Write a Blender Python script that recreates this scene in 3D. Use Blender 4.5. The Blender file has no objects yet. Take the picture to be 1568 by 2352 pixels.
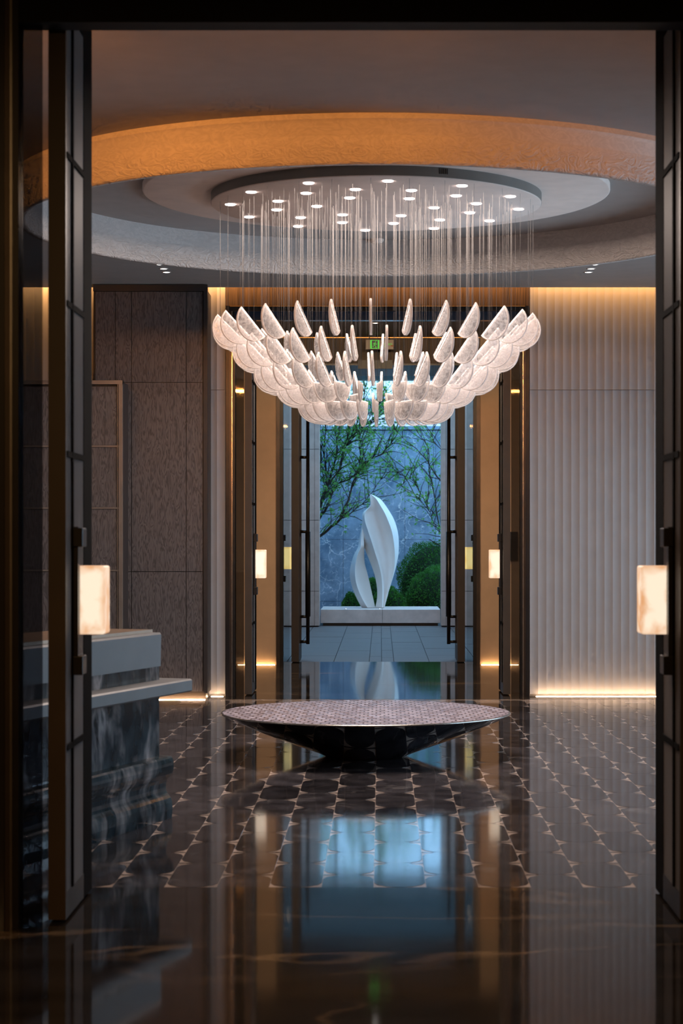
import bpy, bmesh, math, random
from mathutils import Vector
import numpy as np

R = math.radians
scn = bpy.context.scene
C = scn.collection
random.seed(11)

# ------------------------------------------------------------------ camera
EYE = 1.5                                   # the room's axis is x = 0, +y runs away from the viewer
CX = 0.03
cam_d = bpy.data.cameras.new('camera')
cam = bpy.data.objects.new('camera', cam_d)
C.objects.link(cam)
cam.location = (CX, 0.0, EYE)
cam.rotation_euler = (R(90), 0, 0)
cam_d.sensor_width = 36.0
cam_d.lens = 70.0
cam_d.shift_x = -90.0 / 2352.0
cam_d.shift_y = 60.0 / 2352.0
cam_d.clip_end = 300
cam_d.dof.use_dof = True
cam_d.dof.focus_distance = 18.5
cam_d.dof.aperture_fstop = 5.0
scn.camera = cam

# ------------------------------------------------------------------ sky, exposure
world = bpy.data.worlds.new('dusk_sky')
scn.world = world
world.use_nodes = True
wb = world.node_tree.nodes['Background']
wb.inputs[0].default_value = (0.33, 0.64, 1.0, 1)
wb.inputs[1].default_value = 3.1
scn.view_settings.view_transform = 'Standard'
scn.view_settings.look = 'None'
scn.view_settings.gamma = 1.0
scn.view_settings.use_curve_mapping = False
scn.view_settings.exposure = 0.0
cy = scn.cycles
cy.use_denoising = True
cy.max_bounces = 7
cy.diffuse_bounces = 3
cy.glossy_bounces = 4
cy.use_adaptive_sampling = True
cy.adaptive_threshold = 0.07
cy.adaptive_min_samples = 10
cy.transmission_bounces = 6
cy.transparent_max_bounces = 16
cy.sample_clamp_indirect = 3.0
cy.caustics_reflective = False
cy.caustics_refractive = False
cy.blur_glossy = 0.5


def light(kind, name, loc, energy, col, size=None, size_y=None, aim=None, spot=None, blend=0.4, radius=0.03, shape=None):
    d = bpy.data.lights.new(name, kind)
    d.energy = energy
    d.color = col
    o = bpy.data.objects.new(name, d)
    C.objects.link(o)
    o.location = loc
    if kind == 'AREA':
        d.shape = shape or ('RECTANGLE' if size_y else 'SQUARE')
        d.size = size
        if size_y:
            d.size_y = size_y
    else:
        d.shadow_soft_size = radius
    if kind == 'SPOT':
        d.spot_size = R(spot)
        d.spot_blend = blend
    if aim is not None:
        v = Vector(aim) - Vector(loc)
        o.rotation_euler = v.to_track_quat('-Z', 'Y').to_euler()
    return o


WARM = (1.0, 0.50, 0.16)
AMBER = (1.0, 0.56, 0.22)
SOFT = (1.0, 0.80, 0.66)
DAY = (0.68, 0.83, 1.0)
# daylight through the tall side window of the hall (right-hand wall, behind the door frame)
light('AREA', 'window_daylight', (5.5, 14.85, 1.55), 290, DAY, 6.9, 2.4, aim=(0, 14.85, 1.2))
# warm accent lights of the hall above the entrance, aimed at the ceiling ring
for ax_, aw, ae in ((-2.35, 1.9, 6.6), (-0.55, 1.7, 3.4), (1.05, 1.5, 2.0), (2.55, 1.5, 1.5)):
    al = light('AREA', 'ring_accent_light', (ax_, 8.32, 3.69), ae, (1.0, 0.36, 0.07), aw, 0.03, aim=(ax_ * 0.8, 11.6, 3.66))
    al.data.spread = R(34)
# recessed downlights of the hall ceiling (outside the view, same fittings as the two visible rows)
for hx, hy in ((-3.6, 9.6), (-3.6, 13.4), (-3.6, 17.0), (3.6, 9.6), (3.6, 13.4), (3.6, 17.0), (-1.87, 17.43), (1.87, 17.43), (0.0, 9.4)):
    light('SPOT', 'hall_downlight', (hx, hy, 3.84), 30 if hy > 16 else 60, SOFT, aim=(hx, hy, 0), spot=110, blend=0.9, radius=0.04)
# warm cove running along the top of the far wall, hidden above the ceiling edge
light('AREA', 'cove_light', (3.3, 18.815, 3.985), 20, WARM, 3.7, 0.05, aim=(3.3, 18.86, 3.0))
light('AREA', 'cove_light', (0.0, 18.815, 3.985), 13, WARM, 2.8, 0.05, aim=(0.0, 18.86, 3.0))
light('AREA', 'cove_light', (-1.5, 18.815, 3.985), 2.2, WARM, 0.2, 0.05, aim=(-1.5, 18.86, 3.0))
light('AREA', 'cove_light', (-3.8, 18.815, 3.985), 18, WARM, 2.2, 0.05, aim=(-3.8, 18.86, 3.0))
# warm fill added behind the doorway head, then the two passage downlights
light('AREA', 'vestibule_fill', (0.0, 19.28, 3.80), 75, (1.0, 0.70, 0.42), 2.6, 0.06, aim=(0, 23.0, 2.2))
for vy in (21.72, 22.02):
    light('SPOT', 'passage_spot', (-0.03, vy, 3.86), 60, (1.0, 0.70, 0.42), aim=(-0.03, vy, 0), spot=120, blend=0.8, radius=0.03)
# entrance room lamp behind the viewer, dim and warm
light('AREA', 'anteroom_light', (-0.9, 2.4, 3.75), 110, AMBER, 1.2, 1.2, aim=(-0.9, 2.4, 0))


# ------------------------------------------------------------------ helpers
WLOC = {}


class MB:
    """collects shapes in world coordinates"""

    def __init__(s):
        s.v, s.f, s.sm = [], [], []

    def add(s, vs, fs, smooth=False):
        n = len(s.v)
        s.v += [tuple(map(float, p)) for p in vs]
        for f in fs:
            s.f.append([i + n for i in f])
            s.sm.append(smooth)
        return s

    def box(s, x0, x1, y0, y1, z0, z1):
        return s.add([(x0, y0, z0), (x1, y0, z0), (x1, y1, z0), (x0, y1, z0), (x0, y0, z1), (x1, y0, z1), (x1, y1, z1), (x0, y1, z1)],
                     [(0, 3, 2, 1), (4, 5, 6, 7), (0, 1, 5, 4), (1, 2, 6, 5), (2, 3, 7, 6), (3, 0, 4, 7)])

    def lathe(s, prof, cx, cyy, n=96, smooth=True, closed=False):
        m = len(prof)
        vs, fs = [], []
        for k in range(n):
            a = 2 * math.pi * k / n
            for r, z in prof:
                vs.append((cx + r * math.sin(a), cyy - r * math.cos(a), z))
        for k in range(n):
            k2 = (k + 1) % n
            for j in range(m if closed else m - 1):
                j2 = (j + 1) % m
                fs.append((k * m + j, k2 * m + j, k2 * m + j2, k * m + j2))
        return s.add(vs, fs, smooth)

    def disc(s, cx, cyy, z, r, n=48, up=True):
        vs = [(cx + r * math.cos(2 * math.pi * k / n), cyy + r * math.sin(2 * math.pi * k / n), z) for k in range(n)]
        f = list(range(n))
        return s.add(vs, [f if up else f[::-1]])

    def tube(s, pts, rad, n=6, smooth=True):
        pts = [Vector(p) for p in pts]
        vs, fs = [], []
        for i, p in enumerate(pts):
            t = (pts[min(i + 1, len(pts) - 1)] - pts[max(i - 1, 0)]).normalized()
            a = t.orthogonal().normalized() if abs(t.y) > 0.99 else t.cross(Vector((0, 1, 0))).normalized()
            b = t.cross(a)
            r = rad[i] if hasattr(rad, '__len__') else rad
            for k in range(n):
                q = 2 * math.pi * k / n
                vs.append(p + a * (r * math.cos(q)) + b * (r * math.sin(q)))
        for i in range(len(pts) - 1):
            for k in range(n):
                k2 = (k + 1) % n
                fs.append((i * n + k, i * n + k2, (i + 1) * n + k2, (i + 1) * n + k))
        fs.append(tuple(range(n))[::-1])
        fs.append(tuple((len(pts) - 1) * n + k for k in range(n)))
        return s.add(vs, fs, smooth)

    def prism(s, poly, fn, d0, d1, smooth=False):
        """poly of (u, v); fn(u, v, d) -> world point; extruded from d0 to d1"""
        n = len(poly)
        vs = [fn(u, v, d0) for u, v in poly] + [fn(u, v, d1) for u, v in poly]
        fs = [(i, (i + 1) % n, n + (i + 1) % n, n + i) for i in range(n)]
        s.add(vs, fs, smooth)
        n0 = len(s.v) - 2 * n
        s.f += [[n0 + i for i in range(n)][::-1], [n0 + n + i for i in range(n)]]
        s.sm += [False, False]
        return s

    def mesh(s, name, mats, off=(0, 0, 0), bevel=0.0, seg=2):
        me = bpy.data.meshes.new(name)
        o = Vector(off)
        me.from_pydata([tuple(Vector(p) - o) for p in s.v], [], s.f)
        me.polygons.foreach_set('use_smooth', s.sm)
        bm = bmesh.new()
        bm.from_mesh(me)
        bmesh.ops.recalc_face_normals(bm, faces=bm.faces)
        if bevel:
            bmesh.ops.bevel(bm, geom=[e for e in bm.edges], offset=bevel, segments=seg, profile=0.5, affect='EDGES')
        bm.to_mesh(me)
        bm.free()
        for m in (mats if isinstance(mats, (list, tuple)) else [mats]):
            me.materials.append(m)
        me.update()
        return me


def tag(o, label=None, cat=None, group=None, kind=None):
    if label:
        o['label'] = label
    if cat:
        o['category'] = cat
    if group:
        o['group'] = group
    if kind:
        o['kind'] = kind
    return o


def empty(name, loc, label=None, cat=None, group=None, kind=None):
    o = bpy.data.objects.new(name, None)
    C.objects.link(o)
    o.location = loc
    o.empty_display_size = 0.1
    WLOC[o.name] = Vector(loc)
    return tag(o, label, cat, group, kind)


def part(name, mb, mat, parent=None, bevel=0.0, seg=2, label=None, kind=None):
    off = WLOC[parent.name] if parent is not None else Vector((0, 0, 0))
    me = mb.mesh(name, mat, off, bevel, seg)
    o = bpy.data.objects.new(name, me)
    C.objects.link(o)
    o.parent = parent
    WLOC[o.name] = Vector(off)
    if label:
        o['label'] = label
    if kind:
        o['kind'] = kind
    return o


def inst(name, me, parent, loc, rotz=0.0):
    """a further object on shared mesh data, loc in the parent's frame"""
    o = bpy.data.objects.new(name, me)
    C.objects.link(o)
    o.parent = parent
    o.location = loc
    o.rotation_euler = (0, 0, rotz)
    return o


def thing(name, mb, mat, base, label, cat, group=None, bevel=0.0, seg=2, kind=None):
    """a top-level thing that is one mesh, origin at its base"""
    me = mb.mesh(name, mat, base, bevel, seg)
    o = bpy.data.objects.new(name, me)
    C.objects.link(o)
    o.location = base
    WLOC[o.name] = Vector(base)
    return tag(o, label, cat, group, kind)


def struct(name, mb, mat, label, cat='structure', base=(0, 0, 0)):
    return thing(name, mb, mat, base, label, cat, kind='structure')


# ------------------------------------------------------------------ materials
def new_mat(name):
    m = bpy.data.materials.new(name)
    m.use_nodes = True
    nt = m.node_tree
    for n in list(nt.nodes):
        nt.nodes.remove(n)
    out = nt.nodes.new('ShaderNodeOutputMaterial')
    return m, nt, out


def N(nt, typ, **kw):
    n = nt.nodes.new(typ)
    for k, v in kw.items():
        if k in ('inputs',):
            for a, b in v.items():
                n.inputs[a].default_value = b
        else:
            setattr(n, k, v)
    return n


def L(nt, a, b):
    nt.links.new(a, b)


def ramp(nt, fac, stops):
    r = nt.nodes.new('ShaderNodeValToRGB')
    el = r.color_ramp.elements
    while len(el) < len(stops):
        el.new(0.5)
    for e, (p, c) in zip(el, stops):
        e.position = p
        e.color = (*c, 1) if len(c) == 3 else c
    L(nt, fac, r.inputs[0])
    return r.outputs[0]


def coords(nt, scale=(1, 1, 1), obj=False):
    if obj:
        t = nt.nodes.new('ShaderNodeTexCoord').outputs['Object']
    else:
        t = nt.nodes.new('ShaderNodeNewGeometry').outputs['Position']
    m = N(nt, 'ShaderNodeMapping')
    m.inputs['Scale'].default_value = scale
    L(nt, t, m.inputs['Vector'])
    return m.outputs[0]


def pbsdf(nt, out, rough=0.5, metal=0.0, spec=0.5, col=None):
    b = N(nt, 'ShaderNodeBsdfPrincipled')
    b.inputs['Roughness'].default_value = rough
    b.inputs['Metallic'].default_value = metal
    b.inputs['Specular IOR Level'].default_value = spec
    if col is not None:
        b.inputs['Base Color'].default_value = (*col, 1)
    L(nt, b.outputs[0], out.inputs[0])
    return b


def add_bump(nt, b, height, strength, dist=0.01):
    bp = N(nt, 'ShaderNodeBump')
    bp.inputs['Strength'].default_value = strength
    bp.inputs['Distance'].default_value = dist
    L(nt, height, bp.inputs['Height'])
    L(nt, bp.outputs[0], b.inputs['Normal'])


def plain(name, col, rough=0.5, metal=0.0, spec=0.5, var=0.12, scale=6.0, bump=0.0, bscale=60.0, stretch=(1, 1, 1)):
    m, nt, out = new_mat(name)
    b = pbsdf(nt, out, rough, metal, spec)
    co = coords(nt, stretch)
    n = N(nt, 'ShaderNodeTexNoise', inputs={'Scale': scale, 'Detail': 4.0})
    L(nt, co, n.inputs['Vector'])
    lo = tuple(max(0, c * (1 - var)) for c in col)
    hi = tuple(c * (1 + var) for c in col)
    L(nt, ramp(nt, n.outputs[0], [(0.3, lo), (0.7, hi)]), b.inputs['Base Color'])
    if bump:
        n2 = N(nt, 'ShaderNodeTexNoise', inputs={'Scale': bscale, 'Detail': 3.0})
        L(nt, co, n2.inputs['Vector'])
        add_bump(nt, b, n2.outputs[0], bump)
    return m


def marble(name, base, vein, rough=0.08, scale=1.4, spec=0.5, wav=0.0, vein_w=0.05, tint=0.0, stretch=(1, 1, 1), cloud=None):
    m, nt, out = new_mat(name)
    b = pbsdf(nt, out, rough, 0, spec)
    co = coords(nt, stretch)
    d = N(nt, 'ShaderNodeTexNoise', inputs={'Scale': scale, 'Detail': 6.0, 'Distortion': 0.8})
    L(nt, co, d.inputs['Vector'])
    sub = N(nt, 'ShaderNodeMath', operation='SUBTRACT', inputs={1: 0.5})
    L(nt, d.outputs[0], sub.inputs[0])
    ab = N(nt, 'ShaderNodeMath', operation='ABSOLUTE')
    L(nt, sub.outputs[0], ab.inputs[0])
    v = ramp(nt, ab.outputs[0], [(0.0, (1, 1, 1)), (vein_w, (0, 0, 0))])
    msk = N(nt, 'ShaderNodeTexNoise', inputs={'Scale': scale * 1.7, 'Detail': 3.0})
    L(nt, co, msk.inputs['Vector'])
    mm = N(nt, 'ShaderNodeMath', operation='MULTIPLY')
    L(nt, v, mm.inputs[0])
    L(nt, ramp(nt, msk.outputs[0], [(0.42, (0, 0, 0)), (0.68, (1, 1, 1))]), mm.inputs[1])
    cl = N(nt, 'ShaderNodeTexNoise', inputs={'Scale': scale * 2.6, 'Detail': 5.0})
    L(nt, co, cl.inputs['Vector'])
    hi = cloud or tuple(c * 1.6 for c in base)
    bc = ramp(nt, cl.outputs[0], [(0.35, tuple(c * 0.65 for c in base)), (0.72, hi)])
    mx = N(nt, 'ShaderNodeMix', data_type='RGBA')
    L(nt, mm.outputs[0], mx.inputs[0])
    L(nt, bc, mx.inputs[6])
    mx.inputs[7].default_value = (*vein, 1)
    res = mx.outputs[2]
    if tint:
        oi = N(nt, 'ShaderNodeObjectInfo')
        mp = N(nt, 'ShaderNodeMapRange', inputs={3: 1 - tint, 4: 1 + tint})
        L(nt, oi.outputs['Random'], mp.inputs[0])
        vm = N(nt, 'ShaderNodeVectorMath', operation='SCALE')
        L(nt, res, vm.inputs[0])
        L(nt, mp.outputs[0], vm.inputs['Scale'])
        res = vm.outputs[0]
    L(nt, res, b.inputs['Base Color'])
    if wav:
        w = N(nt, 'ShaderNodeTexNoise', inputs={'Scale': 3.2, 'Detail': 1.0})
        L(nt, coords(nt), w.inputs['Vector'])
        add_bump(nt, b, w.outputs[0], wav, 0.01)
    return m


def wood(name, dark, lite, rough=0.5, sc=(9, 9, 0.9), bump=0.25):
    m, nt, out = new_mat(name)
    b = pbsdf(nt, out, rough, 0, 0.35)
    co = coords(nt, sc)
    n = N(nt, 'ShaderNodeTexNoise', inputs={'Scale': 1.0, 'Detail': 3.0, 'Distortion': 0.4})
    L(nt, co, n.inputs['Vector'])
    mu = N(nt, 'ShaderNodeMath', operation='MULTIPLY', inputs={1: 60.0})
    L(nt, n.outputs[0], mu.inputs[0])
    si = N(nt, 'ShaderNodeMath', operation='SINE')
    L(nt, mu.outputs[0], si.inputs[0])
    r = N(nt, 'ShaderNodeMapRange', inputs={1: -1.0, 2: 1.0})
    L(nt, si.outputs[0], r.inputs[0])
    L(nt, ramp(nt, r.outputs[0], [(0.0, dark), (0.55, lite), (1.0, tuple(c * 1.12 for c in lite))]), b.inputs['Base Color'])
    add_bump(nt, b, r.outputs[0], bump, 0.004)
    return m


def glass(name, tint, gloss=1.0, rough=0.02):
    m, nt, out = new_mat(name)
    t = N(nt, 'ShaderNodeBsdfTransparent')
    t.inputs[0].default_value = (*tint, 1)
    g = N(nt, 'ShaderNodeBsdfGlossy')
    g.inputs['Roughness'].default_value = rough
    g.inputs[0].default_value = (gloss, gloss, gloss, 1)
    f = N(nt, 'ShaderNodeFresnel', inputs={0: 1.45})
    mx = N(nt, 'ShaderNodeMixShader')
    L(nt, f.outputs[0], mx.inputs[0])
    L(nt, t.outputs[0], mx.inputs[1])
    L(nt, g.outputs[0], mx.inputs[2])
    L(nt, mx.outputs[0], out.inputs[0])
    return m


def emit(name, col, s):
    m, nt, out = new_mat(name)
    e = N(nt, 'ShaderNodeEmission')
    e.inputs[0].default_value = (*col, 1)
    e.inputs[1].default_value = s
    L(nt, e.outputs[0], out.inputs[0])
    return m


def alabaster(name, hot, edge, s):
    """a lit translucent stone lamp: mottled, with darker seams"""
    m, nt, out = new_mat(name)
    co = coords(nt, (1, 1, 1), obj=True)
    n = N(nt, 'ShaderNodeTexNoise', inputs={'Scale': 9.0, 'Detail': 4.0, 'Distortion': 0.7})
    L(nt, co, n.inputs['Vector'])
    # brightest round the lamp inside, dimmer towards the top, bottom and outer edges of the block
    g_ = N(nt, 'ShaderNodeTexCoord')
    sb = N(nt, 'ShaderNodeVectorMath', operation='SUBTRACT')
    sb.inputs[1].default_value = (0.5, 0.5, 0.5)
    L(nt, g_.outputs['Generated'], sb.inputs[0])
    av = N(nt, 'ShaderNodeVectorMath', operation='ABSOLUTE')
    L(nt, sb.outputs[0], av.inputs[0])
    sp = N(nt, 'ShaderNodeSeparateXYZ')
    L(nt, av.outputs[0], sp.inputs[0])
    mxx = N(nt, 'ShaderNodeMath', operation='MAXIMUM')
    L(nt, sp.outputs[0], mxx.inputs[0])
    L(nt, sp.outputs[2], mxx.inputs[1])
    mr = N(nt, 'ShaderNodeMapRange', inputs={1: 0.24, 2: 0.5, 3: 0.16, 4: -0.12})
    L(nt, mxx.outputs[0], mr.inputs[0])
    ad = N(nt, 'ShaderNodeMath', operation='ADD')
    L(nt, n.outputs[0], ad.inputs[0])
    L(nt, mr.outputs[0], ad.inputs[1])
    col = ramp(nt, ad.outputs[0], [(0.28, edge), (0.58, hot), (0.9, hot)])
    e = N(nt, 'ShaderNodeEmission')
    e.inputs[1].default_value = s
    L(nt, col, e.inputs[0])
    g = N(nt, 'ShaderNodeBsdfPrincipled')
    g.inputs['Base Color'].default_value = (0.7, 0.62, 0.5, 1)
    g.inputs['Roughness'].default_value = 0.4
    a = N(nt, 'ShaderNodeAddShader')
    L(nt, e.outputs[0], a.inputs[0])
    L(nt, g.outputs[0], a.inputs[1])
    L(nt, a.outputs[0], out.inputs[0])
    return m


def petal_mat():
    m, nt, out = new_mat('seeded_glass')
    co = coords(nt, (1, 1, 1), obj=True)
    n = N(nt, 'ShaderNodeTexNoise', inputs={'Scale': 55.0, 'Detail': 3.0})
    L(nt, co, n.inputs['Vector'])
    bp = N(nt, 'ShaderNodeBump', inputs={'Strength': 0.6, 'Distance': 0.004})
    L(nt, n.outputs[0], bp.inputs['Height'])
    tr = N(nt, 'ShaderNodeBsdfTransparent')
    tr.inputs[0].default_value = (0.92, 0.90, 0.90, 1)
    tl = N(nt, 'ShaderNodeBsdfTranslucent')
    tl.inputs[0].default_value = (0.96, 0.92, 0.90, 1)
    df = N(nt, 'ShaderNodeBsdfDiffuse')
    df.inputs[0].default_value = (0.96, 0.92, 0.90, 1)
    gl = N(nt, 'ShaderNodeBsdfGlossy')
    gl.inputs['Roughness'].default_value = 0.18
    for s in (tl, df, gl):
        L(nt, bp.outputs[0], s.inputs['Normal'])
    m1 = N(nt, 'ShaderNodeMixShader', inputs={0: 0.45})
    L(nt, tl.outputs[0], m1.inputs[1])
    L(nt, df.outputs[0], m1.inputs[2])
    m2 = N(nt, 'ShaderNodeMixShader')
    L(nt, ramp(nt, n.outputs[0], [(0.34, (0.10,) * 3), (0.66, (0.50,) * 3)]), m2.inputs[0])
    L(nt, tr.outputs[0], m2.inputs[1])
    L(nt, m1.outputs[0], m2.inputs[2])
    f = N(nt, 'ShaderNodeFresnel', inputs={0: 1.5})
    L(nt, bp.outputs[0], f.inputs['Normal'])
    m3 = N(nt, 'ShaderNodeMixShader')
    L(nt, f.outputs[0], m3.inputs[0])
    L(nt, m2.outputs[0], m3.inputs[1])
    L(nt, gl.outputs[0], m3.inputs[2])
    L(nt, m3.outputs[0], out.inputs[0])
    return m


def rim_mat():
    """white rim of a glass petal: its edge glow put into the colour"""
    m, nt, out = new_mat('petal_rim_glow')
    t = N(nt, 'ShaderNodeBsdfTranslucent')
    t.inputs[0].default_value = (0.97, 0.93, 0.90, 1)
    d = N(nt, 'ShaderNodeBsdfDiffuse')
    d.inputs[0].default_value = (0.95, 0.88, 0.84, 1)
    mx = N(nt, 'ShaderNodeMixShader', inputs={0: 0.5})
    L(nt, t.outputs[0], mx.inputs[1])
    L(nt, d.outputs[0], mx.inputs[2])
    L(nt, mx.outputs[0], out.inputs[0])
    return m


def frosted():
    """pale reeded door glass: part clear, part milky"""
    m, nt, out = new_mat('reeded_glass')
    tr = N(nt, 'ShaderNodeBsdfTransparent')
    tr.inputs[0].default_value = (0.7, 0.7, 0.7, 1)
    tl = N(nt, 'ShaderNodeBsdfTranslucent')
    tl.inputs[0].default_value = (0.75, 0.72, 0.70, 1)
    df = N(nt, 'ShaderNodeBsdfPrincipled')
    df.inputs['Base Color'].default_value = (0.42, 0.40, 0.40, 1)
    df.inputs['Roughness'].default_value = 0.5
    df.inputs['Specular IOR Level'].default_value = 0.2
    a = N(nt, 'ShaderNodeMixShader', inputs={0: 0.5})
    L(nt, tl.outputs[0], a.inputs[1])
    L(nt, df.outputs[0], a.inputs[2])
    b = N(nt, 'ShaderNodeMixShader', inputs={0: 0.75})
    L(nt, tr.outputs[0], b.inputs[1])
    L(nt, a.outputs[0], b.inputs[2])
    L(nt, b.outputs[0], out.inputs[0])
    return m


def plaster_swirl(name, col):
    """brushed plaster with a trowelled swirl relief on the lower half of the ring"""
    m, nt, out = new_mat(name)
    b = pbsdf(nt, out, 0.55, 0, 0.4)
    co = coords(nt, (2.2, 2.2, 4.0))
    n = N(nt, 'ShaderNodeTexNoise', inputs={'Scale': 4.5, 'Detail': 2.0, 'Distortion': 3.5})
    L(nt, co, n.inputs['Vector'])
    sep = N(nt, 'ShaderNodeSeparateXYZ')
    L(nt, nt.nodes.new('ShaderNodeNewGeometry').outputs['Position'], sep.inputs[0])
    mr = N(nt, 'ShaderNodeMapRange', inputs={1: 3.74, 2: 3.66, 3: 0.0, 4: 1.0})
    L(nt, sep.outputs[2], mr.inputs[0])
    mu = N(nt, 'ShaderNodeMath', operation='MULTIPLY')
    L(nt, n.outputs[0], mu.inputs[0])
    L(nt, mr.outputs[0], mu.inputs[1])
    L(nt, ramp(nt, n.outputs[0], [(0.35, tuple(c * 0.9 for c in col)), (0.65, tuple(c * 1.05 for c in col))]), b.inputs['Base Color'])
    add_bump(nt, b, mu.outputs[0], 0.6, 0.03)
    return m


def mosaic_mat():
    m, nt, out = new_mat('hammered_mosaic')
    b = pbsdf(nt, out, 0.30, 0.35, 0.5)
    co = coords(nt, (1, 1, 1))
    br = N(nt, 'ShaderNodeTexBrick', inputs={'Scale': 1.0, 'Brick Width': 0.055, 'Row Height': 0.10, 'Mortar Size': 0.006, 'Bias': 0.0})
    br.inputs['Color1'].default_value = (0.60, 0.53, 0.60, 1)
    br.inputs['Color2'].default_value = (0.33, 0.27, 0.31, 1)
    br.inputs['Mortar'].default_value = (0.17, 0.13, 0.14, 1)
    L(nt, co, br.inputs['Vector'])
    L(nt, br.outputs[0], b.inputs['Base Color'])
    v = N(nt, 'ShaderNodeTexVoronoi', inputs={'Scale': 17.0})
    L(nt, co, v.inputs['Vector'])
    add_bump(nt, b, v.outputs['Distance'], 0.8, 0.03)
    return m


def slate_mat():
    m, nt, out = new_mat('slate_veined')
    b = pbsdf(nt, out, 0.45, 0, 0.4)
    co = coords(nt)
    cl = N(nt, 'ShaderNodeTexNoise', inputs={'Scale': 2.4, 'Detail': 8.0, 'Roughness': 0.65})
    L(nt, co, cl.inputs['Vector'])
    base = ramp(nt, cl.outputs[0], [(0.34, (0.13, 0.22, 0.32)), (0.66, (0.36, 0.48, 0.62))])
    res = base
    for sc, wdt, lo, hi in ((1.1, 0.010, 0.46, 0.58), (3.2, 0.020, 0.46, 0.60), (9.0, 0.035, 0.52, 0.64)):
        dn = N(nt, 'ShaderNodeTexNoise', inputs={'Scale': sc * 1.6, 'Detail': 5.0})
        L(nt, co, dn.inputs['Vector'])
        ad = N(nt, 'ShaderNodeVectorMath', operation='MULTIPLY_ADD')
        L(nt, dn.outputs['Color'], ad.inputs[0])
        ad.inputs[1].default_value = (0.9 / sc,) * 3
        L(nt, co, ad.inputs[2])
        v = N(nt, 'ShaderNodeTexVoronoi', feature='DISTANCE_TO_EDGE', inputs={'Scale': sc})
        L(nt, ad.outputs[0], v.inputs['Vector'])
        k = N(nt, 'ShaderNodeTexNoise', inputs={'Scale': sc * 1.3, 'Detail': 3.0})
        L(nt, co, k.inputs['Vector'])
        mu = N(nt, 'ShaderNodeMath', operation='MULTIPLY')
        L(nt, ramp(nt, v.outputs['Distance'], [(0.0, (1, 1, 1)), (wdt, (0, 0, 0))]), mu.inputs[0])
        L(nt, ramp(nt, k.outputs[0], [(lo, (0, 0, 0)), (hi, (0.9, 0.9, 0.9))]), mu.inputs[1])
        mx = N(nt, 'ShaderNodeMix', data_type='RGBA')
        L(nt, mu.outputs[0], mx.inputs[0])
        L(nt, res, mx.inputs[6])
        mx.inputs[7].default_value = (0.9, 0.93, 0.95, 1)
        res = mx.outputs[2]
    L(nt, res, b.inputs['Base Color'])
    return m


def leaf_mat(name, a, bcol, trans=0.4):
    m, nt, out = new_mat(name)
    n = N(nt, 'ShaderNodeTexNoise', inputs={'Scale': 5.0, 'Detail': 2.0})
    L(nt, coords(nt), n.inputs['Vector'])
    c = ramp(nt, n.outputs[0], [(0.3, a), (0.7, bcol)])
    d = N(nt, 'ShaderNodeBsdfPrincipled')
    d.inputs['Roughness'].default_value = 0.5
    t = N(nt, 'ShaderNodeBsdfTranslucent')
    L(nt, c, d.inputs['Base Color'])
    L(nt, c, t.inputs[0])
    mx = N(nt, 'ShaderNodeMixShader', inputs={0: trans})
    L(nt, d.outputs[0], mx.inputs[1])
    L(nt, t.outputs[0], mx.inputs[2])
    L(nt, mx.outputs[0], out.inputs[0])
    return m


M = {}
M['ceiling'] = plain('ceiling_plaster', (0.40, 0.36, 0.335), 0.75, var=0.04, bump=0.03, bscale=30)
M['ring'] = plaster_swirl('ring_plaster', (0.56, 0.50, 0.46))
M['disc'] = plain('disc_plaster', (0.90, 0.74, 0.65), 0.7, var=0.05)
M['canopy_side'] = plain('canopy_metal', (0.20, 0.18, 0.16), 0.5, var=0.05)
M['flute'] = plain('fluted_plaster', (0.375, 0.35, 0.345), 0.7, var=0.03)
M['wood'] = wood('dark_oak', (0.070, 0.059, 0.058), (0.125, 0.106, 0.103), 0.5, sc=(20, 20, 3.2), bump=0.10)
M['wood_frame'] = plain('dark_wood_edge', (0.03, 0.022, 0.02), 0.5)
M['rib_wood'] = wood('brown_panel', (0.05, 0.03, 0.018), (0.10, 0.06, 0.035), 0.5, sc=(30, 30, 0.4))
M['bronze'] = plain('dark_bronze', (0.020, 0.017, 0.016), 0.34, 0.3, var=0.2)
M['bronze_lit'] = plain('brushed_bronze', (0.075, 0.056, 0.045), 0.35, 0.6, var=0.15)
M['stile'] = plain('black_bronze', (0.006, 0.005, 0.005), 0.85, 0.0, spec=0.03)
M['lintel'] = plain('dark_lintel', (0.011, 0.009, 0.008), 0.6, 0.0, spec=0.2)
M['steel'] = plain('polished_steel', (0.55, 0.53, 0.50), 0.25, 1.0)
M['champagne'] = plain('champagne_metal', (0.21, 0.17, 0.14), 0.45, 0.3)
M['gold'] = plain('gold_trim', (0.55, 0.30, 0.10), 0.3, 0.8)
M['amber_wall'] = plain('tan_wallcover', (0.56, 0.39, 0.27), 0.7, var=0.06)
M['sky_tint_glass'] = plain('sky_tinted_transom', (0.020, 0.030, 0.055), 0.15, var=0.1)  # the sky's blue on this glass is painted as its base colour
M['dark_gloss'] = plain('dark_lacquer', (0.02, 0.022, 0.028), 0.4, var=0.1)
M['black'] = plain('black_plastic', (0.008, 0.008, 0.009), 0.4)
M['floor_dark'] = marble('dark_marble', (0.022, 0.018, 0.016), (0.22, 0.15, 0.09), 0.06, 0.8, spec=0.22, wav=0.016, vein_w=0.02, stretch=(0.5, 1.6, 1))
M['floor_tile'] = marble('tile_marble', (0.042, 0.038, 0.042), (0.13, 0.12, 0.12), 0.07, 2.2, spec=0.28, wav=0.016, vein_w=0.02, tint=0.4)
M['floor_pale'] = marble('pale_marble', (0.50, 0.40, 0.34), (0.35, 0.28, 0.24), 0.08, 2.0, spec=0.28, wav=0.016, vein_w=0.02)
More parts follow.
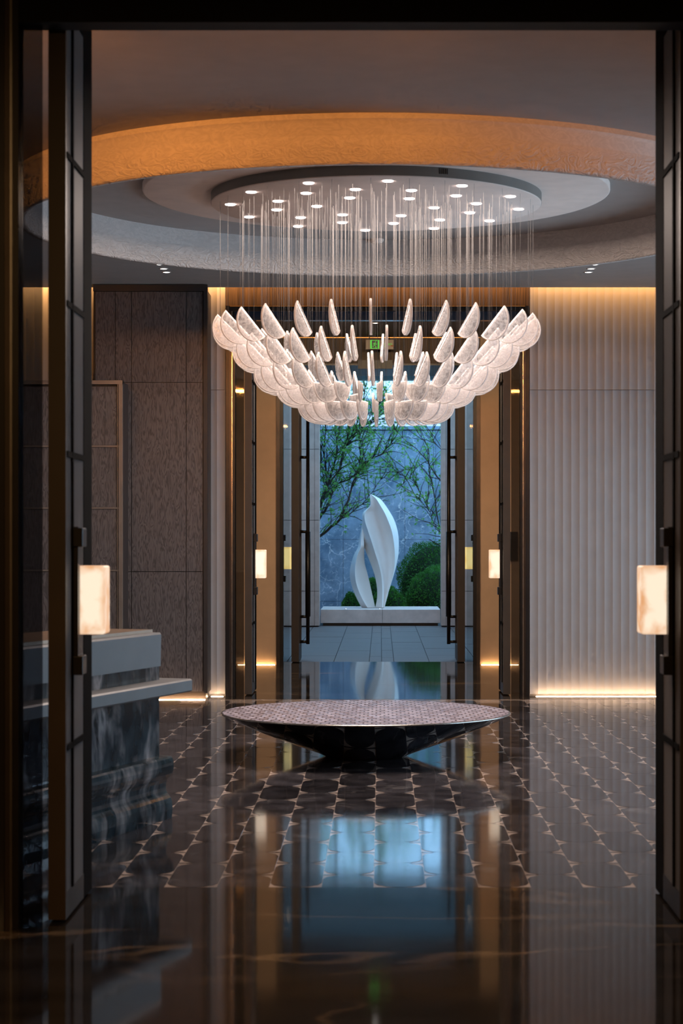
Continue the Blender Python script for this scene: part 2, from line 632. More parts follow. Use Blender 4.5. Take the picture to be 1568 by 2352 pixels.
M['counter_marble'] = marble('green_marble', (0.018, 0.034, 0.046), (0.50, 0.47, 0.47), 0.10, 2.3, vein_w=0.085, cloud=(0.07, 0.10, 0.115), stretch=(1.6, 1.6, 0.8))
M['counter_grey'] = plain('grey_leather', (0.14, 0.145, 0.15), 0.5, var=0.06)
M['counter_top'] = plain('bronze_top', (0.30, 0.20, 0.13), 0.35, 0.5)
M['lamp'] = alabaster('lit_alabaster', (1.0, 0.83, 0.64), (0.72, 0.36, 0.17), 1.0)
M['lamp_warm'] = alabaster('lit_alabaster_yellow', (1.0, 0.80, 0.34), (0.85, 0.55, 0.14), 0.85)
M['led'] = emit('led_strip_warm', (1.0, 0.66, 0.38), 66.0)
M['led_amber'] = emit('led_strip_amber', (1.0, 0.60, 0.26), 32.0)
M['spot'] = emit('downlight_lens', (1.0, 0.86, 0.84), 14.0)
M['down'] = emit('small_downlight_lens', (1.0, 0.93, 0.88), 5.0)
M['green'] = emit('exit_green', (0.16, 0.85, 0.10), 0.75)
M['orange'] = emit('exit_orange', (0.9, 0.28, 0.08), 0.25)
for k_ in ('spot', 'down', 'green', 'orange'):
    M[k_].cycles.emission_sampling = 'NONE'   # lenses and letters: their light comes from the lamps beside them
M['sign_plate'] = plain('sign_plate', (0.16, 0.09, 0.05), 0.3)
M['glass'] = glass('clear_glass', (0.42, 0.43, 0.45))
M['glass_clear'] = glass('pale_glass', (0.86, 0.88, 0.88))
M['petal'] = petal_mat()
M['petal_rim'] = rim_mat()  # whitened band imitates light glowing out of the glass edge
M['door_edge'] = plain('door_edge_wood', (0.060, 0.040, 0.026), 0.5, 0.0, var=0.12)
M['frost'] = frosted()
M['wire'] = plain('steel_wire', (0.032, 0.027, 0.024), 0.6, 0.0)
M['mirror'] = plain('mirror_steel', (0.42, 0.43, 0.45), 0.03, 1.0, var=0.02)
M['mosaic'] = mosaic_mat()
M['stone'] = plain('portal_limestone', (0.50, 0.365, 0.305), 0.7, var=0.1, scale=9, bump=0.05)
M['stone_base'] = plain('plinth_travertine', (0.66, 0.53, 0.47), 0.6, var=0.12, scale=6, bump=0.05)
M['paver'] = plain('granite_paving', (0.105, 0.085, 0.08), 0.55, var=0.16, scale=3.5, stretch=(0.4, 3.0, 1))
M['paver_gap'] = plain('paving_joint', (0.05, 0.05, 0.055), 0.8)
M['slate'] = slate_mat()
M['teal'] = plain('teal_glass_fascia', (0.032, 0.058, 0.06), 0.3, var=0.1)
M['white'] = plain('white_sculpture_stone', (0.95, 0.90, 0.85), 0.45, var=0.02)
M['soil'] = plain('planting_soil', (0.03, 0.025, 0.02), 0.9)
M['bark'] = plain('maple_bark', (0.035, 0.025, 0.02), 0.8, bump=0.3, bscale=40)
M['maple'] = leaf_mat('maple_leaf', (0.08, 0.28, 0.05), (0.21, 0.54, 0.10), 0.5)
M['box'] = leaf_mat('boxwood_leaf', (0.025, 0.13, 0.018), (0.085, 0.31, 0.04), 0.35)
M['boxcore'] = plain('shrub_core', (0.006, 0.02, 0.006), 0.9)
M['fascia'] = plain('pale_fascia', (0.75, 0.66, 0.68), 0.7)
M['sky_glass'] = plain('curtain_glass', (0.85, 0.9, 0.92), 0.05, 0.9, var=0.02)
M['dark_room'] = plain('anteroom_wall', (0.10, 0.07, 0.05), 0.6)

# ------------------------------------------------------------------ the setting: floor
CEIL = 3.86
P0, P1 = 8.555, 18.53                      # patterned floor of the hall, front and back edge
TW, TL = 0.225, 0.635                      # one tile: a dark stadium with pale corners
HALL = 5.0
HR = 5.2                                   # the window side of the hall is wider
fl = struct('floor', MB().box(-HALL, HR, P0, P1, -0.06, -0.0012), M['floor_pale'], 'pale polished marble bed of the patterned hall floor', 'floor')


def stadium(seg=6):
    r = TW / 2 - 0.0012
    h = TL / 2 - 0.002
    pts = []
    for k in range(seg + 1):
        a = math.pi * k / seg
        pts.append((r * math.cos(a), h - r + r * math.sin(a)))
    for k in range(seg + 1):
        a = math.pi + math.pi * k / seg
        pts.append((r * math.cos(a), -(h - r) + r * math.sin(a)))
    return pts


def tile_mesh(name, y0=-TL / 2, y1=TL / 2):
    mb = MB()
    if y1 - y0 > TL - 0.01:
        pts = stadium()
        joints = (TL / 2,)
    else:                                   # half tile at the front border
        r = TW / 2 - 0.0012
        h = y1 - 0.002
        pts = [(r * math.cos(math.pi * k / 6), h - r + r * math.sin(math.pi * k / 6)) for k in range(7)] + [(-r, y0), (r, y0)]
        joints = (y1,)
    n = len(pts)
    mb.add([(x, y, 0) for x, y in pts] + [(x, y, -0.01) for x, y in pts],
           [tuple(range(n))] + [(i, n + i, n + (i + 1) % n, (i + 1) % n) for i in range(n)])
    for j in joints:                        # the dark joint line between two tiles
        mb.add([(-TW / 2, j - 0.010, -0.0002), (TW / 2, j - 0.010, -0.0002), (TW / 2, j + 0.010, -0.0002), (-TW / 2, j + 0.010, -0.0002)], [(0, 1, 2, 3)])
    return mb


tile_mb = tile_mesh('tile')
half_mb = tile_mesh('tile', -TL / 4, TL / 4)
tile_me = tile_mb.mesh('tile', M['floor_tile'])
half_me = half_mb.mesh('tile', M['floor_tile'])
cand = []
ncol = int(HALL / TW)
for c in range(-ncol, int(HR / TW)):
    x = (c + 0.5) * TW
    if c % 2 == 0:
        ys = [(P0 + TL * (k + 0.5), False) for k in range(15)]
    else:
        ys = [(P0 + TL / 4, True)] + [(P0 + TL / 2 + TL * (k + 0.5), False) for k in range(15)]
    for y, hf in ys:
        if y + (TL / 4 if hf else TL / 2) > P1 + 0.01:
            continue
        ux = (x - CX) / y
        seen = -0.143 < ux < 0.1415
        cand.append((0 if seen else 1, y, x, hf))
cand.sort()
rest = MB()
for i, (sn, y, x, hf) in enumerate(cand):
    if i < 300 and sn == 0:
        inst('tile', half_me if hf else tile_me, fl, (x, y, 0))
    else:
        src = half_mb if hf else tile_mb
        rest.add([(a + x, b + y, c) for a, b, c in src.v], src.f)
o = part('tile_field', rest, M['floor_tile'], fl, kind='stuff', label='further dark rounded floor tiles towards the walls')

struct('floor_entrance', MB().box(-3.2, 3.2, -3, P0, -0.06, 0), M['floor_dark'], 'dark veined polished marble floor before the hall', 'floor')
sf = struct('floor_vestibule', MB().box(-HALL, HR, P1, 24.15, -0.06, 0), M['floor_dark'], 'dark polished marble floor of the passage to the garden', 'floor')
for s in (-1, 1):
    part('side_border', MB().box(-HALL if s < 0 else 3.2, -3.2 if s < 0 else HR, 7.6, P0, -0.06, 0), M['floor_dark'], sf)

# ------------------------------------------------------------------ ceiling with ring and discs
RC = (0.0, 13.46)
ce = struct('ceiling', MB().box(-HALL - 0.2, HR + 0.2, 7.6, 18.74, CEIL, CEIL + 0.3), M['ceiling'], 'grey plaster hall ceiling', 'ceiling')
RO, RI, RZ = 2.40, 2.335, 3.582
part('ring', MB().lathe([(RO + 0.02, CEIL - 0.03), (RO + 0.02, CEIL + 0.01)], *RC, n=160)
     .lathe([(RO + 0.02, CEIL - 0.03), (RO, CEIL - 0.05), (RO - 0.004, RZ + 0.02), (RO - 0.015, RZ), (RI + 0.01, RZ), (RI, RZ + 0.012), (RI - 0.03, RZ + 0.13), (RI - 0.05, CEIL + 0.01)], *RC, n=160),
     M['ring'], ce, label='drum-shaped plaster ring with swirled relief')
part('step_disc', MB().lathe([(1.57, CEIL + 0.01), (1.57, CEIL - 0.035), (1.56, CEIL - 0.04), (0.0, CEIL - 0.04)], *RC, n=128), M['disc'], ce)
cs = struct('ceiling_cove', MB().box(-HALL - 0.2, HR + 0.2, 18.74, 19.4, 4.0, 4.16), M['ceiling'], 'cove slot closing the hall ceiling at the far wall', 'ceiling')
struct('ceiling_vestibule', MB().box(-2.0, 2.0, 19.1, 23.9, 3.88, 4.0), M['ceiling'], 'ceiling of the passage to the garden', 'ceiling')
struct('ceiling_entrance', MB().box(-3.3, 3.3, -3.2, 7.6, 3.9, 4.1), M['dark_room'], 'ceiling of the room before the hall', 'ceiling')

# ------------------------------------------------------------------ walls
w = struct('wall_left', MB().box(-HALL - 0.2, -HALL, 7.6, 19.4, 0, 4.1), M['wood'], 'dark wood side wall behind the reception', 'wall')
wr = MB()
wy0, wy1, wz0, wz1 = 11.3, 18.4, 0.30, 2.80
wr.box(HR, HR + 0.2, 7.6, wy0, 0, 4.1).box(HR, HR + 0.2, wy1, 19.4, 0, 4.1).box(HR, HR + 0.2, wy0, wy1, 0, wz0).box(HR, HR + 0.2, wy0, wy1, wz1, 4.1)
struct('wall_right', wr, M['flute'], 'pale side wall with the tall window', 'wall')
wn = empty('window_1', (HR + 0.1, 14.6, wz0), 'tall window in the side wall giving daylight', 'window', kind='structure')
for k in range(4):
    y = wy0 + (wy1 - wy0) * k / 3
    part('frame', MB().box(HR + 0.05, HR + 0.13, y - 0.03, y + 0.03, wz0, wz1), M['bronze'], wn)
for z in (wz0 + 0.02, 1.6, wz1 - 0.02):
    part('frame', MB().box(HR + 0.06, HR + 0.12, wy0, wy1, z - 0.02, z + 0.02), M['bronze'], wn)
for k in range(3):
    y = wy0 + (wy1 - wy0) * k / 3
    part('pane', MB().box(HR + 0.085, HR + 0.091, y + 0.03, y + (wy1 - wy0) / 3 - 0.03, wz0, wz1), M['glass_clear'], wn)

struct('wall_entrance', MB().box(-3.2, -3.0, -3, 7.6, 0, 3.9).box(3.0, 3.2, -3, 7.6, 0, 3.9).box(-3.2, 3.2, -3.2, -3, 0, 3.9), M['dark_room'], 'dark walls of the room before the hall', 'wall')
struct('wall_front', MB().box(-HALL, -1.44, 7.62, 8.1, 0, CEIL).box(1.44, HR, 7.62, 8.1, 0, CEIL), M['amber_wall'], 'tan wall piers beside the near doorway', 'wall')
struct('trim_1', MB().box(-1.44, 1.44, 7.62, 7.745, 3.475, CEIL), M['lintel'], 'dark bronze lintel across the top of the near doorway', 'trim')
thing('led_strip', MB().box(-2.9, -1.46, 7.56, 7.58, 0.0, 0.012), M['led_amber'], (-2.2, 7.57, 0), 'warm floor light strip at the foot of the near left pier', 'light strip')


def back_wall():
    mb = MB()
    for a, b in ((-HALL, -1.44), (1.44, HR)):
        mb.box(a, b, 18.93, 19.2, 0, 4.0)
    mb.box(-1.44, 1.44, 18.93, 19.2, 3.70, 4.0)
    return struct('wall_back', mb, M['flute'], 'far hall wall of vertical concave plaster flutes', 'wall')


bw = back_wall()
FW = 0.0787


def flute_mesh(z0, z1):
    mb = MB()
    n = 8
    vs, fs = [], []
    for i in range(n + 1):
        u = i / n
        dep = 0.007 * (1 - (2 * u - 1) ** 2)
        x = u * FW
        vs += [(x, dep, z0), (x, dep, z1)]
    for i in range(n):
        fs.append((2 * i, 2 * i + 2, 2 * i + 3, 2 * i + 1))
    mb.add(vs, fs, True)
    mb.add([(0, 0, z0), (0, 0.03, z0), (0, 0.03, z1), (0, 0, z1)], [(0, 1, 2, 3)])
    mb.add([(FW, 0, z0), (FW, 0.03, z0), (FW, 0.03, z1), (FW, 0, z1)], [(0, 3, 2, 1)])
    mb.add([(0, 0, z0), (FW, 0, z0), (FW, 0.03, z0), (0, 0.03, z0)], [(0, 1, 2, 3)])
    return mb.mesh('flute', M['flute'])


fl_lo, fl_hi = flute_mesh(0.02, 2.905), flute_mesh(2.908, 4.0)
xs = [1.445 + FW * k for k in range(76)] + [-1.445 - FW * (k + 1) for k in range(45)]
for x in xs:
    if -HALL + FW < x < HR - FW:
        inst('flute', fl_lo, bw, (x, 18.9, 0))
        inst('flute', fl_hi, bw, (x, 18.9, 0))
thing('led_strip', MB().box(1.50, HR - 0.1, 18.848, 18.858, 0.0, 0.005), M['led'], (3.2, 18.85, 0), 'bright floor light strip along the foot of the white fluted wall', 'light strip')
thing('led_strip', MB().box(-1.575, -1.46, 18.848, 18.858, 0.0, 0.005), M['led'], (-1.52, 18.85, 0), 'short floor light strip between wood panelling and far doorway', 'light strip')

# dark oak panelling left of the far doorway
wp = struct('wall_panelling', MB().box(-2.64, -1.58, 18.53, 18.90, 0.06, 3.80), M['wood_frame'], 'dark oak panelling standing before the far wall', 'wall')
cols = [(-2.62, -2.44), (-2.434, -2.288), (-2.282, -1.780), (-1.774, -1.625)]
rows = [(0.075, 1.185), (1.191, 2.944), (2.950, 3.79)]
for a, b in cols:
    for z0, z1 in rows:
        part('panel', MB().box(a, b, 18.512, 18.535, z0, z1), M['wood'], wp)
part('side_post', MB().box(-1.615, -1.58, 18.50, 18.535, 0.06, 3.84), M['wood_frame'], wp)
part('top_rail', MB().box(-2.64, -1.58, 18.49, 18.535, 3.795, 3.855), M['wood_frame'], wp)
part('plinth', MB().box(-2.64, -1.60, 18.58, 18.90, 0.0, 0.06), M['bronze_lit'], wp)
thing('led_strip', MB().box(-2.62, -1.60, 18.493, 18.503, 0.0, 0.005), M['led'], (-2.1, 18.5, 0), 'bright floor light strip at the foot of the oak panelling', 'light strip')

# ------------------------------------------------------------------ doorway frames
def frame_set(name, y, label, lit):
    t = empty(name, (0, y, 0), label, 'door frame', kind='structure')
    for s in (-1, 1):
        def bx(a, b, y0, y1, z0, z1):
            return MB().box(min(s * a, s * b), max(s * a, s * b), y0, y1, z0, z1)
        part('jamb', bx(1.405, 1.44, y - 0.03, y + 0.14, 0, 3.70), M['bronze'], t)
        part('jamb_strip', bx(1.385, 1.405, y - 0.015, y + 0.12, 0, 3.70), M['bronze_lit'], t)
        part('steel_bead', bx(1.377, 1.385, y - 0.02, y + 0.02, 0, 3.66), M['steel'], t)
        part('inner_post', bx(1.355, 1.377, y - 0.005, y + 0.10, 0, 3.66), M['bronze'], t)
        part('side_pane', bx(1.272, 1.355, y + 0.045, y + 0.053, 0.0, 3.57), M['glass'], t, label='narrow fixed glass beside the door leaf')
    if lit:
        part('head', MB().box(-1.44, 1.44, y - 0.02, y + 0.14, 3.655, 3.70), M['bronze'], t)
        part('transom', MB().box(-1.44, 1.44, y + 0.0, y + 0.12, 3.572, 3.655), M['sky_tint_glass'], t, label='glass band over the opening, sky blue put into its colour')
    if lit:
        part('gold_line', MB().box(-1.40, 1.40, y - 0.03, y - 0.02, 3.697, 3.706), M['gold'], t)
        part('head_panel', MB().box(-1.44, 1.44, y - 0.012, y + 0.03, 3.706, 4.0), M['rib_wood'], t)
    return t


frame_set('trim_2', 7.62, 'dark bronze frame of the near doorway', False)
frame_set('trim_3', 18.92, 'dark bronze frame of the far doorway under the cove', True)


def leaf(name, y, s, label, top=3.55):
    """open door leaf, folded back at a right angle to the opening"""
    t = empty(name, (s * 1.23, y, 0), label, 'door', kind='structure')
    xo, xi = 1.265, 1.197
    ln = 0.70

    def bx(a, b, y0, y1, z0, z1):
        return MB().box(min(s * a, s * b), max(s * a, s * b), y + y0, y + y1, z0, z1)
    part('stile', bx(xo, xi, 0.0, 0.028, 0.012, top), M['door_edge'], t)
    part('stile', bx(xo, xi, 0.47, ln, 0.012, top), M['stile'], t)
    part('rail', bx(xo, xi, 0.028, 0.47, 0.012, 0.115), M['bronze_lit'], t)
    part('rail', bx(xo, xi, 0.028, 0.47, top - 0.09, top), M['stile'], t)
    part('pane', bx(1.207, 1.199, 0.028, 0.47, 0.115, top - 0.09), M['frost'], t, label='milky reeded glass')
    part('muntin', bx(1.245, xi - 0.005, 0.15, 0.18, 0.115, top - 0.09), M['stile'], t)
    for z in (0.68, 1.83, 2.42, 3.0):
        part('muntin', bx(1.24, xi - 0.004, 0.028, 0.47, z - 0.012, z + 0.012), M['stile'], t)
    return t


def door_lamp(y, s, label, mat='lamp', x=1.197, group=None):
    """alabaster block on a dark bracket, fixed to a door leaf"""
    t = empty('door_lamp', (s * (x - 0.05), y, 1.10), label, 'lamp', group)

    def bx(a, b, y0, y1, z0, z1):
        return MB().box(min(s * a, s * b), max(s * a, s * b), y + y0, y + y1, z0, z1)
    part('shade', bx(x - 0.004, x - 0.118, -0.08, 0.08, 1.113, 1.388), M[mat], t, bevel=0.009, seg=3)
    part('bracket', bx(x + 0.002, x - 0.022, -0.150, -0.098, 0.96, 1.545), M['bronze'], t)
    part('clamp', bx(x + 0.002, x - 0.042, -0.160, -0.05, 0.955, 1.03), M['bronze'], t, bevel=0.004)
    part('clamp', bx(x + 0.002, x - 0.042, -0.160, -0.05, 1.465, 1.54), M['bronze'], t, bevel=0.004)
    part('back_plate', bx(x + 0.002, x - 0.006, -0.12, 0.09, 1.03, 1.465), M['bronze_lit'], t)
    return t


leaf('door_1', 7.76, -1, 'open glazed door leaf on the left of the near doorway', 3.66)
leaf('door_2', 7.76, 1, 'open glazed door leaf on the right of the near doorway', 3.66)
leaf('door_3', 18.97, -1, 'open glazed door leaf on the left of the far doorway')
leaf('door_4', 18.97, 1, 'open glazed door leaf on the right of the far doorway')
door_lamp(8.08, -1, 'large glowing alabaster lamp on the near left door, before the counter', group='alabaster door lamps')
door_lamp(8.08, 1, 'large glowing alabaster lamp on the near right door, before the fluted wall', group='alabaster door lamps')
door_lamp(19.28, -1, 'small pinkish glowing alabaster lamp on the far left door leaf', group='alabaster door lamps')
door_lamp(19.28, 1, 'small pinkish glowing alabaster lamp on the far right door leaf', group='alabaster door lamps')

# ------------------------------------------------------------------ vestibule
struct('wall_vestibule', MB().box(-1.9, -1.68, 19.2, 23.9, 0, 4.0).box(1.68, 1.9, 19.2, 23.9, 0, 4.0), M['dark_gloss'], 'dark lacquered side walls of the passage', 'wall')
struct('wall_vestibule_end', MB().box(-1.68, -1.205, 23.58, 23.9, 0, 3.88).box(1.205, 1.68, 23.58, 23.9, 0, 3.88), M['amber_wall'], 'tan end wall of the passage, washed by floor light', 'wall')
vh = struct('wall_vestibule_head', MB().box(-1.205, 1.205, 23.60, 23.9, 3.56, 3.88), M['wood_frame'], 'brown ribbed wood wall over the garden door', 'wall')
for k in range(24):
    x = -1.205 + 2.41 * k / 24
    part('rib', MB().box(x + 0.006, x + 0.094, 23.57, 23.60, 3.565, 3.872), M['rib_wood'], vh)
part('gold_line', MB().box(-1.205, 1.205, 23.55, 23.57, 3.868, 3.878), M['gold'], vh)
thing('led_strip', MB().box(-1.66, -1.22, 23.548, 23.558, 0, 0.005), M['led_amber'], (-1.45, 23.55, 0), 'amber floor light strip left of the garden door', 'light strip')
thing('led_strip', MB().box(1.22, 1.66, 23.548, 23.558, 0, 0.005), M['led_amber'], (1.45, 23.55, 0), 'amber floor light strip right of the garden door', 'light strip')
gf = empty('trim_4', (0, 23.6, 0), 'dark bronze frame of the garden doorway', 'door frame', kind='structure')
for s in (-1, 1):
    def bx(a, b, y0, y1, z0, z1):
        return MB().box(min(s * a, s * b), max(s * a, s * b), y0, y1, z0, z1)
    part('jamb', bx(1.165, 1.205, 23.56, 23.72, 0, 3.56), M['bronze_lit'], gf)
    part('jamb', bx(1.128, 1.165, 23.58, 23.70, 0, 3.56), M['bronze'], gf)
    part('side_pane', bx(1.05, 1.128, 23.63, 23.638, 0, 3.56), M['glass_clear'], gf)
    part('outer_post', bx(1.20, 1.30, 24.55, 25.25, 0, 3.56), M['bronze'], gf)
part('head', MB().box(-1.205, 1.205, 23.56, 23.72, 3.545, 3.565), M['bronze'], gf)
part('door_operator', MB().box(-0.24, 0.17, 23.50, 23.62, 3.50, 3.60), M['black'], gf, label='black door operator box')
struct('trim_5', MB().box(-1.205, 1.205, 23.9, 25.3, 3.56, 3.75).box(-1.6, -1.30, 23.9, 25.25, 0, 3.75).box(1.30, 1.6, 23.9, 25.25, 0, 3.75), M['bronze'], 'dark deep reveal of the garden doorway', 'trim')


def garden_leaf(name, s, label):
    t = empty(name, (s * 1.0, 24.4, 0), label, 'door', kind='structure')

    def bx(a, b, y0, y1, z0, z1):
        return MB().box(min(s * a, s * b), max(s * a, s * b), y0, y1, z0, z1)
    part('stile', bx(0.955, 1.045, 23.98, 24.06, 0.01, 3.55), M['wood_frame'], t)
    part('stile', bx(0.955, 1.045, 24.72, 24.80, 0.01, 3.55), M['wood_frame'], t)
    part('rail', bx(0.955, 1.045, 24.06, 24.72, 0.01, 0.20), M['wood_frame'], t)
    part('rail', bx(0.955, 1.045, 24.06, 24.72, 3.42, 3.55), M['wood_frame'], t)
    part('pane', bx(0.99, 1.0, 24.06, 24.72, 0.20, 3.42), M['glass'], t)
    xb, yb = s * 0.870, 24.62
    h = part('pull_bar', MB().tube([(xb, yb, 0.19), (xb, yb, 3.2)], 0.022, 10), M['bronze'], t)
    part('grip', MB().tube([(xb, yb, 0.53), (xb, yb, 1.58)], 0.032, 12), M['black'], h)
    for z in (0.22, 0.53, 1.58, 2.50):
        part('standoff', MB().tube([(xb, yb, z), (s * 0.965, yb, z)], 0.019, 8), M['bronze'], h)
    return t


garden_leaf('door_5', -1, 'open garden door leaf with long pull bar, left')
garden_leaf('door_6', 1, 'open garden door leaf with long pull bar, right')
door_lamp(24.93, -1, 'yellow glowing lamp beyond the glass left of the garden door', 'lamp_warm', 1.197, 'yellow outer lamps')
door_lamp(24.93, 1, 'yellow glowing lamp beyond the glass right of the garden door', 'lamp_warm', 1.197, 'yellow outer lamps')

# small dark wall device on the tan wall
wd = empty('wall_panel', (1.58, 23.56, 1.24), 'black wall-mounted panel on the tan wall right of the garden door', 'panel')
part('housing', MB().box(1.53, 1.65, 23.55, 23.58, 1.235, 1.575), M['black'], wd, bevel=0.004)
part('screen', MB().box(1.54, 1.64, 23.546, 23.552, 1.49, 1.56), M['dark_gloss'], wd)

# exit sign
ex = empty('exit_sign', (-0.03, 23.3, 3.70), 'hanging exit sign with green running figure over the garden door', 'sign')
part('plate', MB().box(-0.147, 0.185, 23.30, 23.312, 3.708, 3.824), M['sign_plate'], ex, bevel=0.002)
for x in (-0.10, 0.13):
    part('hanger', MB().tube([(x, 23.306, 3.82), (x, 23.306, 3.88)], 0.004, 6), M['bronze'], ex)
pg = part('pictogram', MB().box(-0.092, 0.012, 23.296, 23.30, 3.716, 3.818), M['green'], ex, label='green square with running figure')
fx, fz = -0.092, 3.716


def poly(mb, pts, y):
    k = 0.104
    mb.prism([(fx + a * k, fz + b * k) for a, b in pts], lambda u, v, d: (u, d, v), y - 0.0015, y)
    return mb


rm = MB()
poly(rm, [(0.18, 0.10), (0.82, 0.10), (0.82, 0.90), (0.18, 0.90)], 23.2955)
part('doorway', rm, M['black'], pg)
rn = MB()
poly(rn, [(0.62, 0.82), (0.66, 0.74), (0.60, 0.70), (0.54, 0.74), (0.55, 0.81)], 23.2935)
poly(rn, [(0.40, 0.66), (0.58, 0.68), (0.60, 0.60), (0.50, 0.40), (0.40, 0.42), (0.46, 0.58)], 23.2935)
poly(rn, [(0.28, 0.50), (0.40, 0.66), (0.46, 0.62), (0.34, 0.46)], 23.2935)
poly(rn, [(0.56, 0.62), (0.64, 0.54), (0.76, 0.58), (0.76, 0.52), (0.62, 0.46), (0.54, 0.54)], 23.2935)
poly(rn, [(0.42, 0.44), (0.50, 0.42), (0.40, 0.24), (0.22, 0.24), (0.22, 0.31), (0.36, 0.32)], 23.2935)
poly(rn, [(0.46, 0.46), (0.54, 0.44), (0.66, 0.26), (0.66, 0.12), (0.59, 0.12), (0.58, 0.24)], 23.2935)
part('running_figure', rn, M['green'], pg)


def text(name, body, size, loc, mat, parent):
    cu = bpy.data.curves.new(name, 'FONT')
    cu.body = body
    cu.size = size
    cu.extrude = 0.0006
    cu.align_x = 'LEFT'
    cu.materials.append(mat)
    tmp = bpy.data.objects.new('tmp_text', cu)
    C.objects.link(tmp)
    dg = bpy.context.evaluated_depsgraph_get()
    me = bpy.data.meshes.new_from_object(tmp.evaluated_get(dg))
    bpy.data.objects.remove(tmp)
    me.name = name
    if not me.materials:
        me.materials.append(mat)
    o = bpy.data.objects.new(name, me)
    C.objects.link(o)
    o.parent = parent
    o.location = Vector(loc) - WLOC[parent.name]
    o.rotation_euler = (R(90), 0, 0)
    return o


text('lettering', '安全出口', 0.027, (0.055, 23.297, 3.760), M['green'], ex)
text('lettering', 'EXIT', 0.022, (0.066, 23.297, 3.736), M['green'], ex)
part('arrow_tab', MB().box(0.148, 0.182, 23.296, 23.30, 3.742, 3.757), M['orange'], ex)

# ------------------------------------------------------------------ chandelier
CH = (0.0, 13.5)
CZ = 3.752
ch = empty('chandelier', (CH[0], CH[1], CZ), 'round chandelier of hanging half-moon glass petals in five tiers', 'chandelier')
cn = part('canopy', MB().lathe([(1.115, CEIL - 0.03), (1.115, CZ + 0.004), (1.111, CZ), (0.0, CZ)], *CH, n=128), M['disc'], ch, label='round ceiling canopy with spotlights')
part('canopy_edge', MB().lathe([(1.117, CEIL - 0.038), (1.117, CZ + 0.006)], *CH, n=128), M['canopy_side'], cn)
for k in range(5):
    x = 0.40 + k * 0.012
    y = CH[1] - math.sqrt(1.118 ** 2 - x * x)
    part('vent_slot', MB().box(x - 0.0025, x + 0.0025, y - 0.003, y + 0.004, CZ + 0.028, CZ + 0.062), M['black'], cn)
SP = [(708.5, 420), (576.6, 440.7), (528.7, 469.3), (572, 497.9), (637.9, 461.6), (635, 481.5), (702.7, 443.3), (816, 434.6), (803, 454), (727, 473.4),
      (690, 499.4), (684.3, 519.5), (786.3, 493), (785.6, 510.9), (838.6, 528.5), (890.6, 415.2), (944.7, 436.9), (939.8, 455.8), (1060.8, 426.2),
      (1047.5, 449.1), (1172, 450.7), (1093.9, 467.2), (1190.9, 480), (1078.6, 488.2), (996.7, 476.7), (1010, 504.7), (996.5, 524.4), (1124, 506.8), (920.7, 495), (903.6, 512.7)]
lens_me = MB().lathe([(0.034, 0.0), (0.034, -0.004), (0.029, -0.006), (0.0, -0.006)], 0, 0, n=20).mesh('spotlight', M['spot'])
for px, py in SP:
    d = (CZ - EYE) * 4573 / (1236 - py)
    x = (px - 874) * d / 4573 + CX
    inst('spotlight', lens_me, ch, (x - CH[0], d - CH[1], 0))
# the thirty spotlights' light, gathered in one soft disc just under the canopy
light('AREA', 'canopy_spotlights', (CH[0], CH[1], CZ - 0.012), 270, (1.0, 0.82, 0.72), 1.96, aim=(CH[0], CH[1], 0), shape='DISK')
PR, PT = 0.130, 0.015


def petal_mesh(tilt):
    """half disc in the radial plane (x = outwards, z = up), chord facing inwards and up"""
    n = 16
    pts = []
    for k in range(n + 1):
        a = math.pi * k / n
        pts.append((PR * math.cos(a), -PR * math.sin(a) * 0.98))
    c, s = math.cos(tilt), math.sin(tilt)
    q = [(u * c - v * s * -1 * -1, u * s + v * c) for u, v in pts]
    mb = MB()
    mb.prism(q, lambda u, v, d: (u, d, v), -PT / 2, PT / 2)
    me = mb.mesh('petal', [M['petal'], M['petal_rim']])
    bm = bmesh.new()
    bm.from_mesh(me)
    rim = [e for e in bm.edges if abs(e.verts[0].co.y - e.verts[1].co.y) < 1e-5]
    bmesh.ops.bevel(bm, geom=rim, offset=0.003, segments=1, profile=0.5, affect='EDGES')
    bm.faces.ensure_lookup_table()
    big = [f for f in bm.faces if f.calc_area() > 0.01]
    ring = bmesh.ops.inset_region(bm, faces=big, thickness=0.0045, depth=0.0)['faces']
    keep = set(big)
    for f in bm.faces:
        chord = abs(f.normal.y) < 0.5 and f.calc_area() > 0.0015
        f.material_index = 0 if (f in keep or chord) else 1
    bm.to_mesh(me)
    bm.free()
    return me, q[0], q[-1]


tiers = [(0.985, 2.905, R(45), -2.0), (0.845, 2.755, R(45), 4.2), (0.705, 2.605, R(45), -2.0), (0.552, 2.515, 0.0, 2.6), (0.405, 2.405, 0.0, 0.0)]
NP = 28
rnd = random.Random(5)
wire_cache = {}
for r, z, tilt, off in tiers:
    me, a, b = petal_mesh(tilt)
    # two short wires per petal, from the chord up to the canopy
    wm = []
    for (u, v) in (a, b):
        uu, vv = u * 0.82, v * 0.82
        wm.append(MB().tube([(uu, 0, vv - 0.004), (uu, 0, CZ - z)], 0.0007, 4).mesh('wire', M['wire']))
    for k in range(NP):
        th = R(off + 360.0 / NP * k + rnd.uniform(-0.6, 0.6))
        dx, dy = math.sin(th), -math.cos(th)
        rot = math.atan2(dy, dx) + R(rnd.uniform(-3, 3) + (rnd.uniform(-7, 7) if tilt == 0 else 0))
        p = inst('petal', me, ch, (r * dx, r * dy, z - CZ), rot)
        for m_ in wm:
            inst('wire', m_, p, (0, 0, 0))

# ceiling downlights
dl = MB().lathe([(0.030, 0.0), (0.030, -0.004), (0.0, -0.004)], 0, 0, n=16)


